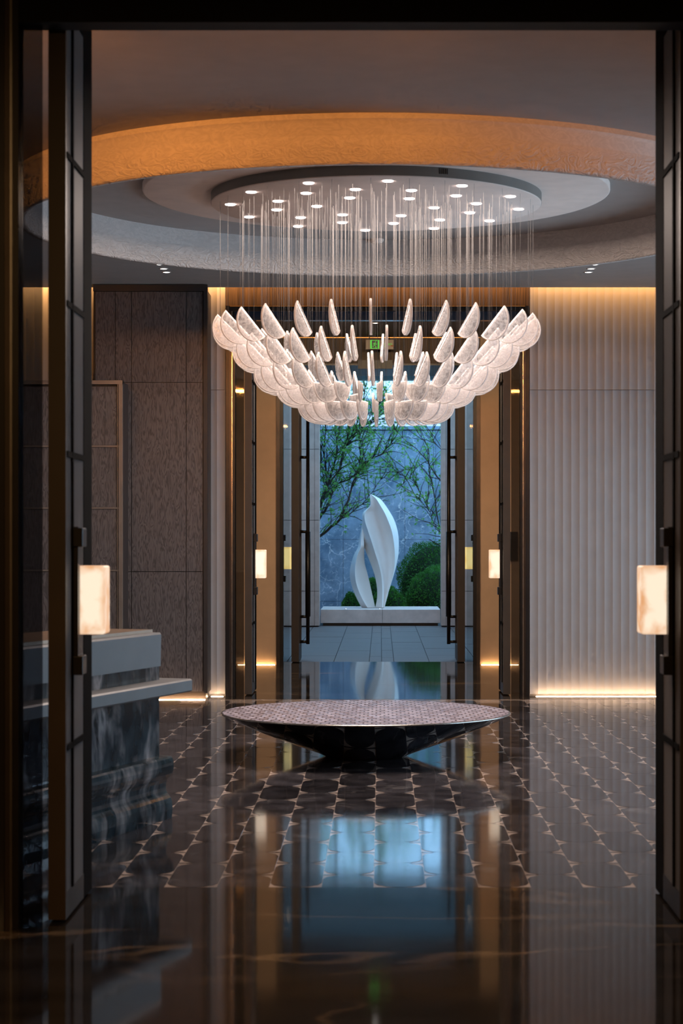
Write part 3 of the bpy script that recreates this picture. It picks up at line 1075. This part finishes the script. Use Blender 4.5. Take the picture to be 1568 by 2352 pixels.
def downlight(x, y, z, label, group):
    t = empty('downlight', (x, y, z), label, 'downlight', group)
    part('trim_ring', MB().lathe([(0.040, z + 0.001), (0.040, z - 0.003), (0.029, z - 0.004)], x, y, n=20), M['disc'], t)
    part('lens', MB().lathe([(0.029, z - 0.004), (0.0, z - 0.005)], x, y, n=20), M['down'], t)


for s, side in ((-1, 'left of the ring, over the oak panelling'), (1, 'right of the ring, over the fluted wall')):
    for y, w_ in ((17.16, 'nearest'), (17.43, 'middle'), (17.66, 'farthest')):
        downlight(s * 1.87, y, CEIL, '%s of three small downlights %s' % (w_, side), 'small hall downlights')
for y, w_ in ((21.72, 'nearer'), (22.02, 'farther')):
    downlight(-0.03, y, 3.88, '%s of two downlights in the passage ceiling' % w_, 'passage downlights')
sd = thing('smoke_detector', MB().lathe([(0.055, CEIL), (0.055, CEIL - 0.012), (0.04, CEIL - 0.03), (0.0, CEIL - 0.032)], 0.0, 15.72, n=24), M['disc'], (0, 15.72, CEIL), 'small round smoke detector on the ceiling inside the ring', 'detector')

# ------------------------------------------------------------------ low round table
TX, TY = -0.072, 13.72
tb = empty('low_table', (TX, TY, 0), 'wide round low table, mirror steel bowl with mosaic top', 'table')
part('bowl', MB().lathe([(0.985, 0.292), (0.93, 0.262), (0.80, 0.205), (0.62, 0.132), (0.45, 0.070), (0.34, 0.030), (0.29, 0.008), (0.275, 0.001), (0.0, 0.001)], TX, TY, n=160), M['mirror'], tb, label='mirror-polished steel underside')
part('top', MB().lathe([(0.985, 0.304), (0.6, 0.309), (0.0, 0.311)], TX, TY, n=160), M['mosaic'], tb, label='purplish hammered mosaic top')
part('rim', MB().lathe([(0.984, 0.3045), (0.992, 0.303), (0.996, 0.298), (0.992, 0.293), (0.984, 0.2915)], TX, TY, n=160), M['steel'], tb)

# ------------------------------------------------------------------ reception counter
A = R(18)
EX, EY = -1.155, 10.66
dv, nv = (math.sin(A), math.cos(A)), (math.cos(A), -math.sin(A))


def cfn(o_, z, s):
    return (EX + dv[0] * s + nv[0] * o_, EY + dv[1] * s + nv[1] * o_, z)


ct = empty('reception_counter', (EX - 0.7, EY - 1.2, 0), 'blue-green marble reception counter with grey ledge behind the left door', 'counter')


def cpart(name, prof, s0, s1, mat, smooth=False, label=None):
    return part(name, MB().prism(prof, cfn, s0, s1, smooth), M[mat], ct, label=label)


def arc(cx_, cz_, r, a0, a1, n=6, sx=1.0):
    return [(cx_ + sx * r * math.cos(R(a0 + (a1 - a0) * k / n)), cz_ + r * math.sin(R(a0 + (a1 - a0) * k / n))) for k in range(n + 1)]


cpart('plinth_moulding', [(-0.6, 0.0), (0.056, 0.0), (0.060, 0.05), (0.058, 0.085), (0.050, 0.108), (0.040, 0.122), (0.030, 0.132), (0.024, 0.145), (0.021, 0.165), (0.023, 0.19),
      (0.032, 0.208), (0.046, 0.222), (0.058, 0.240), (0.066, 0.262), (0.068, 0.285), (0.066, 0.300), (0.059, 0.322), (0.050, 0.331), (0.0, 0.336), (-0.6, 0.336)], -2.2, 0.04, 'counter_marble', label='moulded marble plinth')
cpart('body', [(-0.55, 0.336), (0.0, 0.336), (0.0, 0.67), (-0.55, 0.67)], -2.2, 0.0, 'counter_marble')
cpart('ledge', [(-0.5, 0.672), (0.125, 0.672), (0.135, 0.680), (0.135, 0.734), (0.125, 0.742), (-0.5, 0.742)], -2.2, 0.13, 'counter_grey', label='grey projecting ledge')
cpart('marble_band', [(-0.48, 0.742), (0.0, 0.742), (0.0, 0.815), (-0.48, 0.815)], -2.2, 0.0, 'counter_marble')
cpart('upper_panel', [(-0.48, 0.815), (0.008, 0.815), (0.012, 0.985), (0.004, 0.995), (-0.48, 0.995)], -2.2, 0.0, 'counter_grey', label='grey padded upper panel')
cpart('top', [(-0.48, 0.995), (-0.03, 0.995), (-0.03, 1.012), (-0.48, 1.012)], -2.2, -0.02, 'counter_top', label='bronze counter top')

# framed cabinet front behind the counter
sc_ = empty('framed_cabinet', (-2.85, 17.9, 0), 'tall wood cabinet with champagne metal frame behind the counter', 'cabinet')
sy = 17.86
part('carcass', MB().box(-3.42, -2.285, sy + 0.04, sy + 0.40, 0, 2.905), M['wood_frame'], sc_)
for x0, x1 in ((-2.32, -2.285), (-3.42, -3.385), (-2.868, -2.838)):
    part('stile', MB().box(x0, x1, sy, sy + 0.05, 0, 2.915), M['champagne'], sc_)
part('rail', MB().box(-3.42, -2.285, sy - 0.004, sy + 0.05, 2.88, 2.915), M['champagne'], sc_)
for z in (0.06, 0.65, 1.21, 1.77, 2.325):
    part('rail', MB().box(-3.385, -2.32, sy + 0.008, sy + 0.05, z - 0.008, z + 0.008), M['champagne'], sc_)
zz = [0.07, 0.64, 0.66, 1.20, 1.22, 1.76, 1.78, 2.315, 2.335, 2.86]
for x0, x1 in ((-2.832, -2.338), (-3.378, -2.874)):
    for k in range(5):
        part('door_panel', MB().box(x0, x1, sy + 0.018, sy + 0.045, zz[2 * k], zz[2 * k + 1]), M['wood'], sc_)
    part('inner_bead', MB().box(x1 + 0.004, x1 + 0.012, sy + 0.006, sy + 0.045, 0.06, 2.88), M['champagne'], sc_)

# ------------------------------------------------------------------ garden court
gp = struct('floor_court', MB().box(-3.6, 3.6, 24.15, 40, -0.1, -0.012), M['paver_gap'], 'bed under the court paving', 'ground')
xj = [-3.55, -2.85, -2.27, -1.69, -1.11, -0.54, -0.11, 0.04, 0.19, 0.62, 1.2, 1.78, 2.36, 2.94, 3.55]
pc = random.Random(3)
for i in range(len(xj) - 1):
    y = 24.16 - pc.uniform(0, 0.8)
    while y < 34.0:
        y2 = min(y + 1.6, 34.05)
        part('slab', MB().box(xj[i] + 0.004, xj[i + 1] - 0.004, max(y, 24.16) + 0.005, y2 - 0.005, -0.06, -0.001 - pc.uniform(0, 0.002)), M['paver'], gp)
        y = y2
struct('floor_garden', MB().box(-6, 6, 34.06, 39.2, -0.1, -0.02), M['soil'], 'planting bed behind the plinth', 'ground')
pw = struct('wall_portal', MB().box(-3.6, -1.02, 33.64, 33.95, 0, 4.18).box(1.065, 3.6, 33.64, 33.95, 0, 4.18), M['paver_gap'], 'limestone portal wall framing the garden', 'wall')
for s, xi in ((-1, -1.006), (1, 1.051)):
    seg = [(xi, xi + s * 0.075), (xi + s * 0.079, xi + s * 0.62), (xi + s * 0.624, xi + s * 1.24), (xi + s * 1.244, xi + s * 2.5)]
    zs = [0.02, 0.604, 1.804, 3.0, 4.18]
    for j, (a, b) in enumerate(seg):
        for k in range(4):
            part('stone_panel', MB().box(min(a, b), max(a, b), 33.60 - (0.012 if j == 0 else 0), 33.98 if j == 0 else 33.64, zs[k] + 0.004, zs[k + 1] - 0.004), M['stone'], pw)
struct('trim_6', MB().box(-3.6, 3.6, 33.6, 33.95, 4.18, 4.33).box(-3.6, 3.6, 33.62, 33.95, 4.34, 5.6), M['teal'], 'teal glass fascia over the garden portal', 'trim')
struct('ceiling_court_shade', MB().box(-3.6, 3.6, 24.2, 27.6, 5.4, 5.6), M['fascia'], 'unseen canopy added outside the garden door to shade the paving', 'ceiling')  # unseen roof added to keep sky light off the paving by the door

pl = empty('sculpture_plinth', (0.02, 34.9, 0), 'low travertine plinth under the white sculpture', 'plinth')
PX0, PX1 = -1.0, 1.05
part('block', MB().box(PX0, 0.058, 34.1, 35.67, 0.045, 0.277), M['stone_base'], pl, bevel=0.004)
part('block', MB().box(0.062, PX1, 34.1, 35.67, 0.045, 0.277), M['stone_base'], pl, bevel=0.004)
part('recessed_foot', MB().box(PX0 + 0.04, PX1 - 0.04, 34.16, 35.6, -0.02, 0.045), M['black'], pl)
for px_, lab in ((-0.57, 'left'), (0.015, 'right')):
    up = empty('uplight', (px_, 34.3, 0.277), 'tiny lit uplight on the plinth, %s of the sculpture foot' % ('well left' if lab == 'left' else 'just in front'), 'light', 'plinth uplights')
    part('ring', MB().lathe([(0.022, 0.277), (0.022, 0.283), (0.014, 0.284)], px_, 34.3, n=14), M['steel'], up)
    part('lens', MB().lathe([(0.014, 0.284), (0.0, 0.286)], px_, 34.3, n=14), M['down'], up)

# white twisted sculpture: two lofted strands that join at the top
SD = 34.96


def sx_(u):
    return (720 + u / 5.058 - 874) * SD / 4573 + CX


def sz_(v):
    return EYE - (1120 + v / 5.058 - 1236) * SD / 4573


def loft(rows, closed_top=True, sub=6):
    """rows: list of (v, [(u, depth) ...]); smooth in height, crisp ridges across"""
    n = len(rows)
    m = len(rows[0][1])
    arr = np.array([[(sx_(u), SD + d * 1.6, sz_(v)) for (u, d) in sec] for v, sec in rows], float)
    t = np.arange(n)
    tt = np.linspace(0, n - 1, (n - 1) * sub + 1)
    out = np.zeros((len(tt), m, 3))
    for i, q in enumerate(tt):
        k = min(int(q), n - 2)
        f = q - k
        p0, p1, p2, p3 = arr[max(k - 1, 0)], arr[k], arr[k + 1], arr[min(k + 2, n - 1)]
        out[i] = 0.5 * ((2 * p1) + (-p0 + p2) * f + (2 * p0 - 5 * p1 + 4 * p2 - p3) * f * f + (-p0 + 3 * p1 - 3 * p2 + p3) * f ** 3)
    return out


def add_loft(mb, out):
    k, m, _ = out.shape
    vs = [tuple(p) for row in out for p in row]
    fs = []
    for i in range(k - 1):
        for j in range(m):
            j2 = (j + 1) % m
            fs.append((i * m + j, i * m + j2, (i + 1) * m + j2, (i + 1) * m + j))
    fs.append(tuple(range(m)))
    fs.append(tuple((k - 1) * m + j for j in range(m))[::-1])
    mb.add(vs, fs, True)


# main strand sections: left edge, left mid, ridge B, hollow, ridge A, right edge, back
main = [
    (78, [(654, .02), (655, .0), (656, -.02), (660, -.02), (664, -.03), (670, .0), (664, .06)]),
    (130, [(654, .03), (655, -.02), (660, -.05), (690, -.04), (725, -.08), (772, .02), (700, .12)]),
    (210, [(652, .04), (655, -.02), (662, -.06), (720, -.03), (775, -.13), (838, .03), (740, .17)]),
    (290, [(572, .05), (585, -.05), (600, -.10), (710, .0), (822, -.16), (890, .04), (740, .20)]),
    (380, [(566, .08), (575, -.06), (596, -.15), (735, .02), (862, -.18), (938, .04), (750, .22)]),
    (500, [(548, .10), (575, .00), (632, -.18), (775, .04), (905, -.19), (975, .03), (760, .22)]),
    (620, [(560, .10), (592, .00), (672, -.19), (810, .04), (928, -.18), (989, .03), (780, .22)]),
    (760, [(612, .08), (640, .0), (716, -.19), (835, .03), (941, -.17), (986, .02), (810, .20)]),
    (900, [(668, .07), (694, .0), (760, -.18), (855, .01), (938, -.15), (962, .02), (830, .17)]),
    (1040, [(714, .05), (730, .0), (790, -.16), (858, -.01), (915, -.12), (924, .02), (835, .14)]),
    (1180, [(737, .04), (745, .0), (800, -.14), (845, -.03), (875, -.10), (880, .02), (820, .11)]),
    (1290, [(735, .03), (742, -.01), (799, -.12), (825, -.05), (845, -.08), (850, .01), (800, .09)]),
    (1392, [(716, .02), (724, -.02), (797, -.10), (806, -.06), (818, -.06), (822, .01), (775, .08)]),
]
left = [
    (440, [(566, .06), (570, .03), (590, .04), (604, .08), (590, .13)]),
    (540, [(540, .06), (556, -.01), (580, .0), (600, .06), (570, .14)]),
    (640, [(524, .05), (548, -.05), (585, -.05), (594, .04), (560, .15)]),
    (700, [(510, .05), (545, -.09), (584, -.05), (590, .04), (550, .16)]),
    (780, [(468, .04), (512, -.13), (583, -.02), (588, .04), (530, .16)]),
    (880, [(436, .03), (490, -.16), (592, .0), (594, .05), (515, .16)]),
    (980, [(420, .02), (484, -.17), (618, .0), (620, .05), (515, .15)]),
    (1080, [(428, .01), (492, -.17), (642, .0), (645, .05), (530, .14)]),
    (1180, [(456, .0), (520, -.16), (664, -.01), (667, .04), (556, .12)]),
    (1290, [(502, .0), (568, -.13), (690, -.02), (693, .03), (598, .10)]),
    (1392, [(556, .0), (628, -.10), (712, -.03), (715, .02), (640, .08)]),
]
smb = MB()
add_loft(smb, loft(main))
add_loft(smb, loft(left))
sculpt = thing('sculpture', smb, M['white'], (sx_(690), SD, 0.277), 'tall white twisted stone sculpture with two legs on the plinth', 'sculpture')
me_ = sculpt.data
bm_ = bmesh.new()
bm_.from_mesh(me_)
bm_.verts.index_update()
for e in bm_.edges:
    a_, b_ = (v.index for v in e.verts)
    hollow = max(a_, b_) < 73 * 7 and a_ % 7 == 3 and b_ % 7 == 3
    if len(e.link_faces) == 2 and not hollow and e.calc_face_angle(0) > R(45):
        e.smooth = False
bm_.to_mesh(me_)
bm_.free()

struct('wall_court', MB().box(-3.8, -3.6, 24.0, 33.95, -0.1, 5.6).box(3.6, 3.8, 24.0, 33.95, -0.1, 5.6).box(-3.8, -1.6, 23.95, 24.15, -0.1, 5.6).box(1.6, 3.8, 23.95, 24.15, -0.1, 5.6).box(-1.6, 1.6, 24.0, 24.2, 3.75, 5.6), M['stone'], 'stone walls of the court', 'wall')
struct('wall_garden_blocker', MB().box(-3.3, -3.1, 33.95, 39.2, -0.1, 6.0), M['slate'], 'unseen tall wall added beside the garden to block sky light', 'wall')  # unseen wall, added so that sky light reaches the garden from the right
# veined slate garden wall, slab by slab
gw = struct('wall_garden', MB().box(-6, 6, 38.82, 39.2, -0.1, 3.64), M['paver_gap'], 'dark veined slate wall at the end of the garden', 'wall')
zs = [-0.05, 0.27, 1.475, 2.675, 3.60]
for k in range(-5, 6):
    x0 = 0.50 + 0.60 * k - 0.6
    for j in range(4):
        part('slate_panel', MB().box(x0 + 0.003, x0 + 0.597, 38.78, 38.83, zs[j] + 0.003, zs[j + 1] - 0.003), M['slate'], gw)
part('coping', MB().box(-6, 6, 38.74, 39.2, 3.615, 3.68), M['slate'], gw)

# building beyond the garden wall
bd = empty('building', (0, 46, 0), 'pale building with glass front beyond the garden wall', 'building')
part('wall', MB().box(-9, 9, 46.0, 47, 0, 4.35), M['fascia'], bd)
part('roof_edge', MB().box(-9, 9, 45.8, 47, 7.6, 8.0), M['fascia'], bd)
for k in range(12):
    x = -6 + k * 1.0
    part('pane', MB().box(x + 0.03, x + 0.97, 46.05, 46.10, 4.36, 5.55), M['sky_glass'], bd)
    part('pane', MB().box(x + 0.03, x + 0.97, 46.05, 46.10, 5.60, 7.6), M['sky_glass'], bd)
    part('mullion', MB().box(x - 0.03, x + 0.03, 46.0, 46.12, 4.35, 7.6), M['teal'], bd)
part('mullion', MB().box(-6, 6, 46.0, 46.12, 5.55, 5.60), M['teal'], bd)
part('inner_wall', MB().box(-9, 9, 46.3, 46.5, 4.35, 7.6), M['fascia'], bd)


# ------------------------------------------------------------------ planting
def leafshape(mb, p, size, ax, up, rn_):
    """five-lobed maple leaf"""
    side = ax.cross(up).normalized()
    vs = [p]
    for ang, rr in ((-100, 0.55), (-75, 0.25), (-48, 0.85), (-24, 0.33), (0, 1.0), (24, 0.33), (48, 0.85), (75, 0.25), (100, 0.55)):
        a = R(ang)
        vs.append(p + ax * (size * rr * math.cos(a)) + side * (size * rr * math.sin(a)) - up * (size * 0.15 * rr))
    mb.add(vs, [(0, i, i + 1) for i in range(1, 9)])


def rv(rn_):
    while True:
        v = Vector((rn_.uniform(-1, 1), rn_.uniform(-1, 1), rn_.uniform(-1, 1)))
        if 0.1 < v.length < 1:
            return v.normalized()


def maple(mains, base, D0, seed, label, dens, spread):
    rn_ = random.Random(seed)
    t = empty('maple_tree', base, label, 'tree', 'maple trees of the garden')
    wood_, lv = MB(), MB()

    def to3(u, v, d):
        px, py = 720 + u / 5.058, 850 + v / 5.058
        return Vector(((px - 874) * d / 4573 + CX, d, EYE - (py - 1236) * d / 4573))
    rad_y = 0.35
    fork = Vector((base[0], base[1], 1.05))
    wood_.tube([Vector(base), Vector((base[0] + 0.03, base[1], 0.5)), fork], [0.085, 0.07, 0.055], 8)
    for pts, r0, joined in mains:
        d = D0 + rn_.uniform(-0.4, 0.4)
        P = [to3(u, v, d + 0.25 * rn_.uniform(-1, 1) * (i > 0)) for i, (u, v) in enumerate(pts)]
        if joined:
            P = [fork] + P
        # subdivide with a little wobble
        Q = []
        for i in range(len(P) - 1):
            for k in range(3):
                f = k / 3
                Q.append(P[i].lerp(P[i + 1], f) + (rv(rn_) * 0.012 if k else Vector()))
        Q.append(P[-1])
        rad = [max(0.005, 0.68 * r0 * (1 - 0.85 * i / (len(Q) - 1))) for i in range(len(Q))]
        wood_.tube(Q, rad, 6)
        for i in range(2, len(Q)):
            dirm = (Q[i] - Q[i - 1]).normalized()
            for _ in range(dens):
                if rn_.random() < 0.72:
                    dr = (dirm * 0.9 + rv(rn_) * 0.8 + Vector((0, 0, 0.25))).normalized()
                    ln = rn_.uniform(0.22, 0.72) * spread
                    p = Q[i].copy()
                    T = [p.copy()]
                    for s_ in range(4):
                        dr = (dr + rv(rn_) * 0.28).normalized()
                        p = p + dr * (ln / 4)
                        T.append(p.copy())
                    wood_.tube(T, [0.0075, 0.0065, 0.0055, 0.004, 0.003], 4)
                    for s_ in range(1, 5):
                        for _q in range(rn_.choice((1, 2, 2, 3))):
                            ax = (rv(rn_) + Vector((0, 0, -0.25))).normalized()
                            up = (Vector((0, 0, 1)) + rv(rn_) * 0.9).normalized()
                            leafshape(lv, T[s_] + rv(rn_) * 0.06, rn_.uniform(0.045, 0.080), ax, up, rn_)
    part('trunk', wood_, M['bark'], t, label='dark thin trunk and branches')
    part('foliage', lv, M['maple'], t, kind='stuff', label='small lobed green leaves')
    return t


ML = [([(70, 1930), (200, 1820), (300, 1740), (410, 1500), (450, 1320), (520, 1190), (640, 1050), (800, 970), (900, 850), (980, 610), (1000, 450)], 0.040, True),
      ([(70, 1720), (150, 1600), (220, 1420), (280, 1320), (420, 1270), (500, 1200), (560, 1130)], 0.042, True),
      ([(80, 1540), (170, 1330), (240, 1080), (270, 950), (270, 800), (250, 640), (230, 380), (260, 150)], 0.036, True),
      ([(60, 1640), (150, 1400), (150, 1200), (120, 900), (140, 610), (110, 300)], 0.034, True),
      ([(180, 1330), (300, 1150), (350, 930), (430, 780), (600, 640), (720, 560), (760, 330)], 0.024, False),
      ([(300, 1740), (400, 1690), (560, 1560), (680, 1420), (780, 1270)], 0.020, False),
      ([(260, 980), (360, 880), (480, 760), (700, 600), (800, 420), (840, 250)], 0.020, False),
      ([(460, 1350), (530, 1150), (540, 900), (530, 700), (560, 420), (600, 200)], 0.018, False),
      ([(60, 1300), (90, 1000), (60, 760), (90, 500), (70, 250)], 0.026, True),
      ([(350, 930), (400, 700), (400, 450), (470, 220)], 0.016, False)]
MR = [([(1500, 1310), (1400, 1190), (1320, 1050), (1200, 920), (1080, 830), (960, 700)], 0.026, True),
      ([(1500, 1940), (1400, 1780), (1350, 1650), (1220, 1500), (1150, 1400)], 0.014, True),
      ([(1460, 1820), (1380, 1350), (1340, 1150), (1330, 900), (1250, 780), (1170, 640), (1150, 420)], 0.022, True),
      ([(1500, 940), (1400, 850), (1380, 760), (1400, 640), (1380, 380)], 0.014, True),
      ([(1420, 1700), (1310, 1560), (1200, 1350), (1120, 1260), (980, 1200), (860, 1080)], 0.014, False),
      ([(1330, 1050), (1210, 1120), (1120, 1150), (1000, 1180)], 0.010, False)]
maple(ML, (-1.62, 36.6, -0.02), 36.5, 4, 'leafy maple tree on the left of the garden', 3, 1.15)
maple(MR, (1.75, 37.5, -0.02), 37.5, 9, 'sparser maple tree on the right of the garden', 2, 1.1)
stub = MB().tube([Vector((1.75, 37.5, 1.0)), Vector((1.20, 37.3, 1.32)), Vector((0.93, 37.25, 1.48))], [0.02, 0.013, 0.007], 6)
part('bare_branch', stub, M['bark'], bpy.data.objects['maple_tree.001'])


def shrub(c, rx, ry, rz, seed, label, n):
    rn_ = random.Random(seed)
    t = empty('boxwood_shrub', (c[0], c[1], -0.02), label, 'shrub', 'clipped shrubs of the garden')
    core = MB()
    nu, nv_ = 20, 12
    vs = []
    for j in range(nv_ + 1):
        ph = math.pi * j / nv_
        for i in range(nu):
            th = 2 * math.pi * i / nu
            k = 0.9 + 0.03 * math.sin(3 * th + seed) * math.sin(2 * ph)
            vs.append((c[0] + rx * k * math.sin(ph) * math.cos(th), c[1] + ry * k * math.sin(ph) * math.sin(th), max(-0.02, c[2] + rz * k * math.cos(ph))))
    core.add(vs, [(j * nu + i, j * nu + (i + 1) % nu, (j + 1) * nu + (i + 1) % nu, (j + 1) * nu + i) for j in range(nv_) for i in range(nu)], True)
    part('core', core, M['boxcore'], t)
    lv = MB()
    for _ in range(n):
        d = rv(rn_)
        if d.y > 0.45:
            continue
        bump = 1 + 0.05 * math.sin(7 * d.x + seed) * math.cos(6 * d.z + 2 * seed)
        k = rn_.uniform(0.88, 1.04) * bump
        p = Vector((c[0] + rx * d.x * k, c[1] + ry * d.y * k, c[2] + rz * d.z * k))
        if p.z < 0:
            continue
        ax = (d * 0.8 + rv(rn_) * 0.8 + Vector((0, 0, 0.2))).normalized()
        sd_ = ax.cross(rv(rn_)).normalized()
        s_ = rn_.uniform(0.022, 0.038)
        lv.add([p, p + ax * s_ * 0.5 + sd_ * s_ * 0.32, p + ax * s_, p + ax * s_ * 0.5 - sd_ * s_ * 0.32], [(0, 1, 2, 3)])
    part('foliage', lv, M['box'], t, kind='stuff', label='dense small clipped leaves')
    return t


shrub((1.02, 37.65, 0.62), 0.66, 0.6, 0.82, 2, 'large dark rounded shrub on the right, against the slate wall', 15000)
shrub((1.05, 36.45, 0.40), 0.54, 0.42, 0.56, 5, 'bright green rounded shrub just behind the right end of the plinth', 11000)
shrub((0.18, 36.15, 0.20), 0.32, 0.26, 0.40, 7, 'low shrub right behind the sculpture leg', 7000)
shrub((-0.09, 36.95, 0.30), 0.20, 0.3, 0.46, 8, 'low shrub seen between the legs of the sculpture', 5000)
shrub((-0.50, 36.3, 0.14), 0.18, 0.2, 0.36, 10, 'small low shrub left of the sculpture', 4500)
